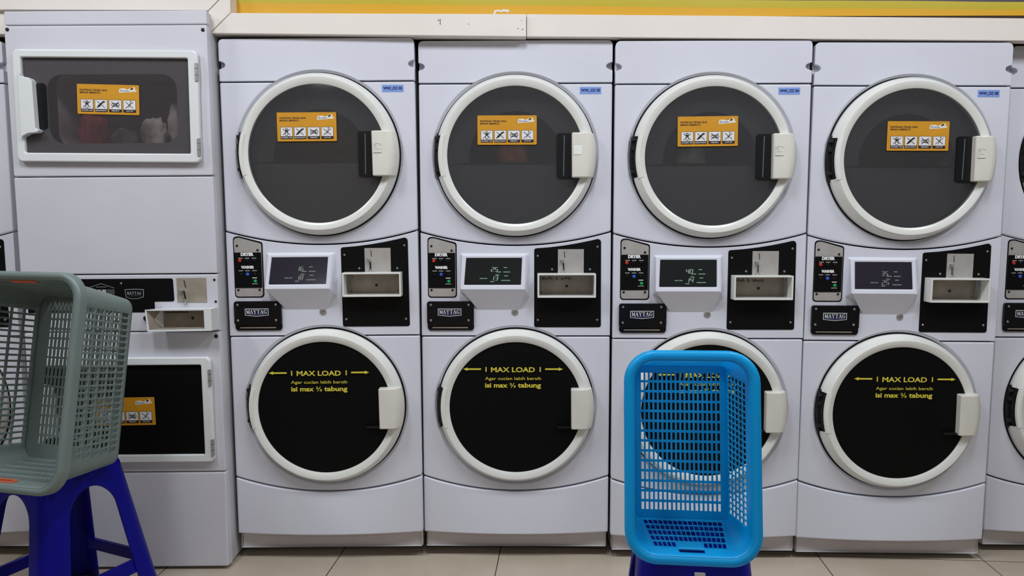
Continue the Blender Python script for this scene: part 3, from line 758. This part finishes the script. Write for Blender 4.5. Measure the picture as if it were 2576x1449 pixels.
    bar(bm, .2245, 1.0390, .2300, 1.0140, .0034, -.0020, 1); bar(bm, .2230, 1.0020, .2270, .9740, .0056, -.0020, 1)
    pl = obj('coin_plate', bm, ['tan', 'ink'], co, recalc=False)
    bm = bmesh.new(); lathe(bm, [(.0062, 0), (.0068, -.011), (.0040, -.0160), (.0005, -.0168)], .2150, 1.0040, 16); lathe(bm, [(.0080, 0), (.0066, -.009), (.0005, -.0105)], .2270, .9650, 16); bar(bm, .216, .999, .2255, .968, .0022, -.010, 0)
    obj('coin_lever', bm, 'screw', co, smooth=True)
    # bent return cup
    bm = bmesh.new()
    O = [(.1130, .8670), (.3330, .8690), (.3330, .9440), (.1080, .9430)]; I = [(.1200, .8735), (.3080, .8760), (.3080, .9390), (.1130, .9390)]
    Bk = [(.1480, .8760), (.3080, .8780), (.3080, .9370), (.1480, .9370)]; Ob = [(.1500, .8670), (.3370, .8690), (.3370, .9440), (.1500, .9430)]
    L = [[bm.verts.new((p[0], y, p[1])) for p in q] for q, y in ((Ob, -.001), (O, -.050), (I, -.0495), (Bk, -.003))]
    for A, B in zip(L, L[1:]):
        for i in range(4): face(bm, [A[i], A[(i+1) % 4], B[(i+1) % 4], B[i]], 1 if B is L[3] else 0)
    cu = obj('coin_cup', bm, ['enamel_door', 'tan'], r)
    bm = bmesh.new(); flat(bm, [(.146, .874), (.310, .876), (.310, .939), (.146, .939)], -.0032, 0); lathe(bm, [(.0055, -.0036), (.0003, -.0036)], .2500, .9080, 14, 1)
    random.seed(9); x = .155
    for q in range(9):
        polyline(bm, [(x, .9260), (x+.003, .9310+random.uniform(-.001, .003)), (x+.0055, .9250), (x+.008, .9300)], .0020, -.0036, 1); x += .009
    obj('cup_back', bm, ['tan', 'ink'], cu, recalc=False)
    return r
SQ = make_square_machine()

# ------------------------------------------------------------------ laundry behind the glass
def cloth(name, c, size, m, label, seed, rootobj=None, group=None):
    bm = bmesh.new(); bmesh.ops.create_icosphere(bm, subdivisions=4, radius=1)
    for v in bm.verts:
        p = v.co.copy(); q = p*1.7+Vector((seed*3.1, seed*1.7, seed))
        f = 1+.30*noise.noise(q)+.16*noise.noise(q*2.7)+.07*abs(noise.noise(q*6))
        v.co = Vector((p.x*size[0], p.y*size[1], max(p.z, -.75)*size[2]))*f
    zmin = min(v.co.z for v in bm.verts)
    for v in bm.verts: v.co.z -= zmin
    o = obj(name, bm, m, smooth=True, angle=180); o.location = c
    return tag(o, label, 'clothing', group)
LG = 'laundry in the left dryer'
cloth('shirt', (-1.512, .048, 1.503), (.050, .042, .066), 'cloth_red', 'dark red garment at the left of the load behind the upper rectangular glass', 1, group=LG)
cloth('towel', (-1.398, .042, 1.503), (.046, .038, .034), 'cloth_grey', 'grey green patterned cloth at the bottom middle of the load behind rectangular glass', 2, group=LG)
cloth('shirt', (-1.296, .045, 1.503), (.042, .038, .054), 'cloth_white', 'off-white garment heaped right of the patterned cloth behind rectangular glass', 3, group=LG)
cloth('shirt', (-1.213, .060, 1.505), (.030, .045, .088), 'cloth_white', 'tall pale garment standing at the right of the load behind rectangular glass', 4, group=LG)
cloth('shirt', (-1.330, .160, 1.503), (.110, .060, .060), 'cloth_plum', 'plum garment at the back of the load behind the upper rectangular glass', 5, group=LG)
cloth('shirt', (-.020, .190, 1.330), (.072, .065, .110), 'cloth_orange', 'rust orange garment in the dryer tagged 03, below its orange sticker', 6)
cloth('shirt', (.650, .190, 1.330), (.070, .065, .105), 'cloth_pale', 'pale grey garment in the dryer tagged 04, below its orange sticker', 7)

# ------------------------------------------------------------------ baskets
def perim(a, b, rr, segs, nc=6):
    """points round a rounded rectangle; segs = per-side lists of u in -1..1"""
    out = []
    fa, fb = a-rr, b-rr
    S = (((0, -1), (1, 0), fa, b, segs[0]), ((1, 0), (0, 1), fb, a, segs[1]), ((0, 1), (-1, 0), fa, b, segs[2]), ((-1, 0), (0, -1), fb, a, segs[3]))
    for (nrm, tan, half, off, us) in S:
        for u in us: out.append((nrm[0]*off+tan[0]*u*half, nrm[1]*off+tan[1]*u*half))
        c = (nrm[0]*(off-rr)+tan[0]*half, nrm[1]*(off-rr)+tan[1]*half); a0 = math.atan2(nrm[1], nrm[0])
        for j in range(1, nc): 
            t = a0+pi/2*j/nc; out.append((c[0]+rr*cos(t), c[1]+rr*sin(t)))
    return out

def cells(n, lo, hi, frac):
    """edges and hole flags of n holes between lo and hi"""
    e = [-1.0] if lo > -1 else []; w = (hi-lo)/n; fl = []
    us = []; holes = []
    for i in range(n):
        us += [lo+i*w+w*(1-frac)/2, lo+(i+1)*w-w*(1-frac)/2]; holes.append(len(us)-2)
    us = [-1.0]+us+[1.0]
    return us, {h+1: i for i, h in enumerate(holes)}

def make_basket(name, d, mat, label, grip, slot_n, spec):
    h, tW, tL, bW, bL = d
    r = root(name, (0, 0, 0), label, 'laundry basket')
    lip = .020; a1, b1 = tW/2-lip, tL/2-lip; a0, b0 = bW/2, bL/2; r0, r1 = spec['rb'], spec['rt']
    nS, nL, nR = spec['short'], spec['long'], spec['rows']
    uS, hS = cells(nS, -.96, .96, spec['fs']); uL, hL = cells(nL, -.96, .96, spec['fl'])
    segs = [uS, uL, uS, uL]
    t0, t1 = spec['t']; ts = [0.0, .03]; rowi = {}
    w = (t1-t0)/nR
    for i in range(nR):
        rowi[len(ts)] = i; ts += [t0+i*w+w*(1-spec['ft'])/2, t0+(i+1)*w-w*(1-spec['ft'])/2]
    slot_t = len(ts); ts += [spec['slot'][0], spec['slot'][1]]; ts += [.93, 1.0]
    bm = bmesh.new(); rings = []
    for t in ts:
        q = t**.85 if t < .03 else t
        P = perim(a0+(a1-a0)*q, b0+(b1-b0)*q, r0+(r1-r0)*q, segs)
        rings.append([bm.verts.new((x, y, t*h)) for x, y in P])
    N = len(rings[0]); nc = 6
    # which side and which cell does a column belong to
    col = []
    for s in range(4):
        us = segs[s]
        for j in range(len(us)-1): col.append((s, (hS if s in (0, 2) else hL).get(j)))
        col += [(s, 'c')]*nc
    m0, m1 = (nS-slot_n)//2, (nS+slot_n)//2-1
    for k in range(len(ts)-1):
        for j in range(N):
            s, c = col[j]
            if c != 'c' and c is not None and k in rowi:
                if not (s in (0, 2) and rowi[k] == nR-1 and m0 <= c <= m1 and spec['drop']): continue
            if k == slot_t and s in (0, 2) and c != 'c':
                us = segs[s]; start = [x for x in range(len(us)-1) if hS.get(x) == m0][0]; end = [x for x in range(len(us)-1) if hS.get(x) == m1][0]
                jj = j-[q for q in range(N) if col[q][0] == s][0]
                if start <= jj <= end: continue
            face(bm, [rings[k][j], rings[k][(j+1) % N], rings[k+1][(j+1) % N], rings[k+1][j]])
    obj('basket_wall', bm, mat, r, recalc=False, solid=.0032, smooth=True, angle=30)
    # base
    bx, by = a0-r0, b0-r0
    cx, hx = cells(spec['bx'], -.97, .97, spec['fbx']); cy, hy = cells(spec['by'], -.97, .97, spec['fby'])
    bm = bmesh.new(); gv = [[bm.verts.new((u*bx, v*by, 0)) for u in cx] for v in cy]
    for j in range(len(cy)-1):
        for i in range(len(cx)-1):
            if i in hx and j in hy: continue
            face(bm, [gv[j][i], gv[j][i+1], gv[j+1][i+1], gv[j+1][i]])
    def strip(inn, outp):
        ov = [bm.verts.new((*p, 0)) for p in outp]
        for i in range(len(inn)-1): face(bm, [inn[i], inn[i+1], ov[i+1], ov[i]])
        return ov
    o1 = strip(gv[0], [(u*bx, -b0) for u in cx]); o2 = strip([g[-1] for g in gv], [(a0, v*by) for v in cy])
    o3 = strip(gv[-1], [(u*bx, b0) for u in cx]); o4 = strip([g[0] for g in gv], [(-a0, v*by) for v in cy])
    for cv, s, e, sx, sy in ((gv[0][-1], o1[-1], o2[0], 1, -1), (gv[-1][-1], o2[-1], o3[-1], 1, 1), (gv[-1][0], o3[0], o4[-1], -1, 1), (gv[0][0], o4[0], o1[0], -1, -1)):
        n = 6; pa = math.atan2(s.co.y-cv.co.y, s.co.x-cv.co.x); pb = math.atan2(e.co.y-cv.co.y, e.co.x-cv.co.x)
        while pb-pa > pi: pb -= 2*pi
        while pb-pa < -pi: pb += 2*pi
        V = [s]+[bm.verts.new((cv.co.x+r0*cos(pa+(pb-pa)*i/n), cv.co.y+r0*sin(pa+(pb-pa)*i/n), 0)) for i in range(1, n)]+[e]
        for i in range(n): face(bm, [cv, V[i], V[i+1]])
    obj('basket_base', bm, mat, r, solid=.0032)
    # rolled rim
    prof = [(-.0016, -.010), (-.0010, -.002), (.002, .0015), (.008, .0030), (.014, .0020), (.0185, -.0015), (.0200, -.007), (.0205, -.026), (.0180, -.026), (.0165, -.009), (.013, -.0045), (.007, -.0020), (.0022, -.006)]
    sg = [[-1, -.6, -.2, .2, .6, 1]]*4; bm = bmesh.new(); R = []
    for o, z in prof:
        q = 1+z/h; P = perim(a1+o, b1+o, r1+o, sg, 10); R.append([bm.verts.new((x, y, h+z)) for x, y in P])
    n = len(R[0])
    for k in range(len(prof)):
        A, B = R[k], R[(k+1) % len(prof)]
        for j in range(n): face(bm, [A[j], A[(j+1) % n], B[(j+1) % n], B[j]])
    obj('basket_rim', bm, mat, r, smooth=True, angle=60)
    if grip:
        us = segs[0]; x0 = us[[x for x in range(len(us)-1) if hS.get(x) == m0][0]]; x1 = us[[x for x in range(len(us)-1) if hS.get(x) == m1][0]+1]
        tm = sum(spec['slot'])/2; A = a0+(a1-a0)*tm; Bm = b0+(b1-b0)*tm; Rm = r0+(r1-r0)*tm
        for s in (-1, 1):
            bm = bmesh.new(); dt = (spec['slot'][1]-spec['slot'][0])*h/2
            o = rrect(x0*(A-Rm)-.004, x1*(A-Rm)+.004, tm*h-dt-.004, tm*h+dt+.004, dt, 5); i = rrect(x0*(A-Rm)+.003, x1*(A-Rm)-.003, tm*h-dt+.002, tm*h+dt-.002, dt*.8, 5)
            ringprism(bm, o, i, -.0045, .0045)
            sl = math.atan2(b1-b0, h)
            for v in bm.verts:
                x, y, z = v.co; dz = z-tm*h
                v.co = Vector((x, s*(Bm+y+dz*math.tan(sl)), z))
            obj('handle_grip', bm, 'grip', r, bevel=.001)
    return r

def pose_basket(r, v, zs):
    X, Y, yaw, h, tW, tL, bW, bL, roll = v
    al = math.atan((tL-bL)/2/h)
    def T(lx, ly, lz):
        ly2 = ly+bL/2; u = ly2*cos(al)+lz*sin(al); w = -ly2*sin(al)+lz*cos(al)
        x2 = lx*cos(roll)+u*sin(roll); u2 = -lx*sin(roll)+u*cos(roll)
        return Vector((X+x2*cos(yaw)-w*sin(yaw), Y-w*cos(yaw)-x2*sin(yaw), zs+u2))
    o = T(0, 0, 0); c = [T(1, 0, 0)-o, T(0, 1, 0)-o, T(0, 0, 1)-o]
    r.matrix_world = Matrix(((c[0].x, c[1].x, c[2].x, o.x), (c[0].y, c[1].y, c[2].y, o.y), (c[0].z, c[1].z, c[2].z, o.z), (0, 0, 0, 1)))
ZSEAT = .490
vb = (.4143, -.8153, .1150, .2610, .2951, .4672, .2310, .3854, -.0116)
bb = make_basket('laundry_basket', vb[3:8], 'blue_plastic', 'sky blue plastic laundry basket standing on end on a stool, opening to the front', False, 6,
    dict(rb=.012, rt=.050, short=16, long=24, rows=5, fs=.82, fl=.82, ft=.86, t=(.06, .785), slot=(.815, .905), drop=True, bx=18, by=14, fbx=.60, fby=.76))
pose_basket(bb, vb, ZSEAT+.0045)
vg = (-1.4009, -.3744, .2235, .2694, .4588, .6181, .3445, .5137, .0043)
gb = make_basket('laundry_basket', vg[3:8], 'green_plastic', 'grey-green plastic laundry basket with orange-red grips on its end on the left stool', True, 6,
    dict(rb=.035, rt=.058, short=18, long=23, rows=5, fs=.46, fl=.66, ft=.80, t=(.05, .80), slot=(.835, .915), drop=False, bx=18, by=14, fbx=.5, fby=.78))
pose_basket(gb, vg, ZSEAT+.0055)
# pen mark on the inside of the blue basket's left wall
bm = bmesh.new(); random.seed(2); y = .018
for q in range(7):
    polyline(bm, [(0, y), (.006, y+.002), (.001, y+.004), (.008, y+.005)], .0014, 0, 0); y += .0055
for v in bm.verts:
    q = .60+v.co.x*24; v.co = Vector((-(vb[6]/2+(vb[4]/2-.02-vb[6]/2)*q)+.0028, v.co.z+0, q*vb[3]))
obj('pen_mark', bm, 'ink', bb, recalc=False)

# ------------------------------------------------------------------ stools
def make_stool(label, x, y, rot, zs, h0, flare, sticker=False):
    r = root('stool', (x, y, 0), label, 'stool', None, (0, 0, rot))
    rc = .042; za = zs-.052
    def half(z): return h0+flare*(zs-z)
    n = 10; us = [-1+2*i/n for i in range(n+1)]; sg = [us]*4
    bm = bmesh.new(); rings = []
    for o, z in ((-.012, zs), (-.004, zs-.0015), (-.0005, zs-.006), (0, zs-.012), (0, zs-.03), (0, za)):
        a = half(z)+o; rings.append([bm.verts.new((*p, z)) for p in perim(a, a, rc, sg, 6)])
    N = len(rings[0])
    for A, B in zip(rings, rings[1:]):
        for j in range(N): face(bm, [A[j], B[j], B[(j+1) % N], A[(j+1) % N]])
    hole = []
    for v in rings[0]:
        a = math.atan2(v.co.y, v.co.x); hole.append(bm.verts.new((.014*cos(a), .014*sin(a), zs)))
    down = [bm.verts.new((v.co.x, v.co.y, zs-.012)) for v in hole]
    for j in range(N):
        face(bm, [rings[0][j], rings[0][(j+1) % N], hole[(j+1) % N], hole[j]]); face(bm, [hole[j], hole[(j+1) % N], down[(j+1) % N], down[j]])
    obj('seat', bm, 'stool_blue', r, smooth=True, angle=50, recalc=False)
    def inner(z):   # half width of the arch at height z
        full = half(z)-.070-.02*(zs-z)
        d = (za-z)/.075
        return full*(sqrt(max(0, 1-(1-d)**2)) if d < 1 else 1)
    zr = [za-.075*(1-cos(pi/2*i/10)) for i in range(11)]+[za-.075-(za-.075)*i/8 for i in range(1, 9)]
    for q in range(4):
        bm = bmesh.new(); rows = []
        for z in zr:
            a = half(z); xi = inner(z); P = []
            fl = a-rc
            for i in range(7): P.append((xi+(fl-xi)*i/6, -a))
            for j in range(1, 8): t = -pi/2+pi/2*j/8; P.append((fl+rc*cos(t), -fl+rc*sin(t)))
            for i in range(7): P.append((a, -(fl+(xi-fl)*i/6)))
            rows.append([bm.verts.new((px*cos(q*pi/2)-py*sin(q*pi/2), px*sin(q*pi/2)+py*cos(q*pi/2), z)) for px, py in P])
        for A, B in zip(rows, rows[1:]):
            for j in range(len(A)-1): face(bm, [A[j], B[j], B[j+1], A[j+1]])
        o = obj('leg', bm, 'stool_blue', r, recalc=False, smooth=True, angle=60)
        s = o.modifiers.new('thick', 'SOLIDIFY'); s.thickness = .004; s.offset = -1
        bm = bmesh.new(); z0, z1 = .125, .165
        xi0, xi1 = inner(z0)+.012, inner(z1)+.012; a0, a1 = half(z0), half(z1)
        V = []
        for dd in (.0045, .022):
            V.append([bm.verts.new((px*cos(q*pi/2)-py*sin(q*pi/2), px*sin(q*pi/2)+py*cos(q*pi/2), z)) for px, py, z in ((-xi0, -a0+dd, z0), (xi0, -a0+dd, z0), (xi1, -a1+dd, z1), (-xi1, -a1+dd, z1))])
        face(bm, V[0]); face(bm, V[1][::-1])
        for i in range(4): face(bm, [V[0][i], V[1][i], V[1][(i+1) % 4], V[0][(i+1) % 4]])
        obj('stretcher', bm, 'stool_blue', r, bevel=.003)
    if sticker:
        bm = bmesh.new(); prism(bm, rrect(-.004, .020, zs-.062, zs-.034, .002, 3), -half(zs-.048)-.0022, -half(zs-.048)+.002)
        obj('price_sticker', bm, 'paper', r)
    return r
make_stool('deep blue plastic stool under the grey-green basket at left', -1.4284, -.3882, radians(66.44), ZSEAT, .1296, .161)
make_stool('deep blue plastic stool under the sky blue basket', .4170, -.8980, radians(-6.5), ZSEAT, .1230, .110, True)

# ------------------------------------------------------------------ the setting
def struct(name, bm, m, parent=None, bevel=0):
    o = obj(name, bm, m, parent, bevel=bevel); o['kind'] = 'structure'; return o
XL, XR, YF, YB, ZCEIL = -4.2, 4.4, -5.2, .95, 2.75
bm = bmesh.new(); bmesh.ops.create_cube(bm, size=1); bmesh.ops.scale(bm, vec=(XR-XL+.4, YB-YF+.4, .1), verts=bm.verts)
bmesh.ops.translate(bm, vec=((XL+XR)/2, (YF+YB)/2, -.05), verts=bm.verts); struct('floor', bm, 'floor')
bm = bmesh.new(); box(bm, XL-.2, XR+.2, YF-.2, YB+.2, ZCEIL, ZCEIL+.1); struct('ceiling', bm, 'ceil')
bm = bmesh.new(); box(bm, XL-.1, XL, YF, YB, 0, ZCEIL); struct('wall_left', bm, 'wallgrey')
bm = bmesh.new(); box(bm, XR, XR+.1, YF, YB, 0, ZCEIL); struct('wall_right', bm, 'wallgrey')
bm = bmesh.new(); box(bm, XL, XR, YF-.1, YF, 0, ZCEIL); struct('wall_front', bm, 'wallgrey')
bm = bmesh.new(); box(bm, XL, XR, YB, YB+.1, 0, ZCEIL); struct('wall_back', bm, 'bay')
bm = bmesh.new(); box(bm, XL, XR, .03, YB, 1.955, ZCEIL); wu = struct('wall_upper', bm, 'yellowwall')
def board(name, P, y0, y1, bev=.0018):
    bm = bmesh.new(); prism(bm, P, y0, y1); return struct(name, bm, 'trim', bevel=bev)
board('trim_1', [(-1.0510, 1.8872), (.0325, 1.8735), (.0325, 1.9480), (-.9790, 1.9545)], -.030, .032)
board('trim_2', [(-1.0535, 1.8885), (-.9805, 1.9560), (-.9790, 2.0345), (-1.0555, 1.9605)], -.030, .032)
board('trim_3', [(XL, 1.9830), (-1.0570, 1.9630), (-.9800, 2.0370), (XL, 2.0570)], -.030, .032)
board('trim_6', [(XL, 1.8950), (-1.7330, 1.8900), (-1.7330, 1.9745), (XL, 1.9810)], -.012, .032)
board('trim_4', [(.0345, 1.8772), (XR, 1.8310), (XR, 1.9050), (.0345, 1.9525)], -.014, .032)
# boards that hold the trim from behind
bm = bmesh.new(); prism(bm, [(XL, 1.905), (-1.00, 1.9), (XR, 1.86), (XR, 1.96), (XL, 1.975)], .033, .05); struct('trim_5', bm, 'bay')
# loose flake of plaster on the yellow wall
bm = bmesh.new(); P = [(-.0830, 1.9560), (-.0790, 1.9760), (-.0640, 1.9800), (-.0560, 1.9770), (-.0470, 1.9810), (-.0300, 1.9800), (-.0240, 1.9740), (-.0320, 1.9700), (-.0460, 1.9730), (-.0560, 1.9700), (-.0680, 1.9730), (-.0740, 1.9690), (-.0770, 1.9560)]
prism(bm, P[::-1], .0285, .0305)
tag(obj('peeled_patch', bm, 'peel'), 'small white peeled patch on the yellow wall above the trim board', 'patch')
for nm, x, z, w, h in (('scuff', -.262, 1.923, .0022, .020), ('scuff', -.268, 1.928, .006, .0025), ('scuff', -.165, 1.915, .003, .003), ('scuff', .020, 1.897, .004, .003), ('scuff', .004, 1.900, .005, .002), ('scuff', .017, 1.926, .003, .002)):
    bm = bmesh.new(); prism(bm, rrect(x-w/2, x+w/2, z-h/2, z+h/2, min(w, h)*.4, 3), -.0304, -.0298); obj(nm, bm, 'hingedark', bpy.data.objects['trim_1'])
# ceiling lights; the rear row is added fill
def ceiling_light(x, y, lx, ly, s, label):
    r = root('ceiling_light', (x, y, ZCEIL), label, 'ceiling light', 'ceiling light panels')
    bm = bmesh.new(); o = [(-lx/2-.02, -ly/2-.02), (lx/2+.02, -ly/2-.02), (lx/2+.02, ly/2+.02), (-lx/2-.02, ly/2+.02)]; i = [(-lx/2, -ly/2), (lx/2, -ly/2), (lx/2, ly/2), (-lx/2, ly/2)]
    V = [[bm.verts.new((*p, z)) for p in q] for q, z in ((o, 0), (o, -.035), (i, -.035), (i, -.028))]
    for A, B in zip(V, V[1:]):
        for k in range(4): face(bm, [A[k], A[(k+1) % 4], B[(k+1) % 4], B[k]])
    obj('light_frame', bm, 'lightframe', r)
    bm = bmesh.new(); v = [bm.verts.new((*p, -.028)) for p in i]; f = face(bm, v[::-1])
    mm = 'diffuser%g' % s
    if mm not in M: M[mm] = emat('lamp_diffuser', (.90, .95, 1.0), s)
    obj('diffuser', bm, mm, r, recalc=False)
LS = 38.5
for x in (-2.30, -1.20, -.05, 1.05, 2.20): ceiling_light(x, -1.25, .24, .60, LS, 'unseen light panel added behind the camera as ambient fill')
for x in (-1.75, .40, 2.55): ceiling_light(x, -4.45, .24, .60, 16.5, 'unseen light panel added behind the camera as ambient fill')  # unseen rear row, added to raise the ambient light on the lower fronts
# amber board on the opposite wall, seen only as a reflection
bm = bmesh.new(); box(bm, -2.6, -1.25, YF+.001, YF+.03, .6, 2.2)
tag(obj('wall_board', bm, 'poster'), 'amber board on the wall facing the machines, mirrored in the glass', 'board')

# ------------------------------------------------------------------ camera and view
p, ro, yw = radians(5.086455), radians(.0491), radians(-.3769)
fwd = Vector((sin(yw)*cos(p), cos(yw)*cos(p), -sin(p))); right = Vector((cos(yw), -sin(yw), 0)); up = right.cross(fwd)
r2 = cos(ro)*right-sin(ro)*up; u2 = sin(ro)*right+cos(ro)*up
cam = bpy.data.cameras.new('camera'); cam.sensor_width = 36; cam.lens = 36*1850/2576; cam.clip_start = .01
co = bpy.data.objects.new('camera', cam); COL.objects.link(co)
co.matrix_world = Matrix(((r2.x, u2.x, -fwd.x, 0), (r2.y, u2.y, -fwd.y, -2.615034), (r2.z, u2.z, -fwd.z, 1.23879), (0, 0, 0, 1)))
SC.camera = co
w = bpy.data.worlds.new('world'); SC.world = w; w.use_nodes = True
w.node_tree.nodes['Background'].inputs[0].default_value = (.5, .5, .5, 1); w.node_tree.nodes['Background'].inputs[1].default_value = .1
SC.view_settings.view_transform = 'Standard'; SC.view_settings.look = 'None'
SC.view_settings.exposure = 0.0; SC.view_settings.gamma = 1.0; SC.view_settings.use_curve_mapping = False
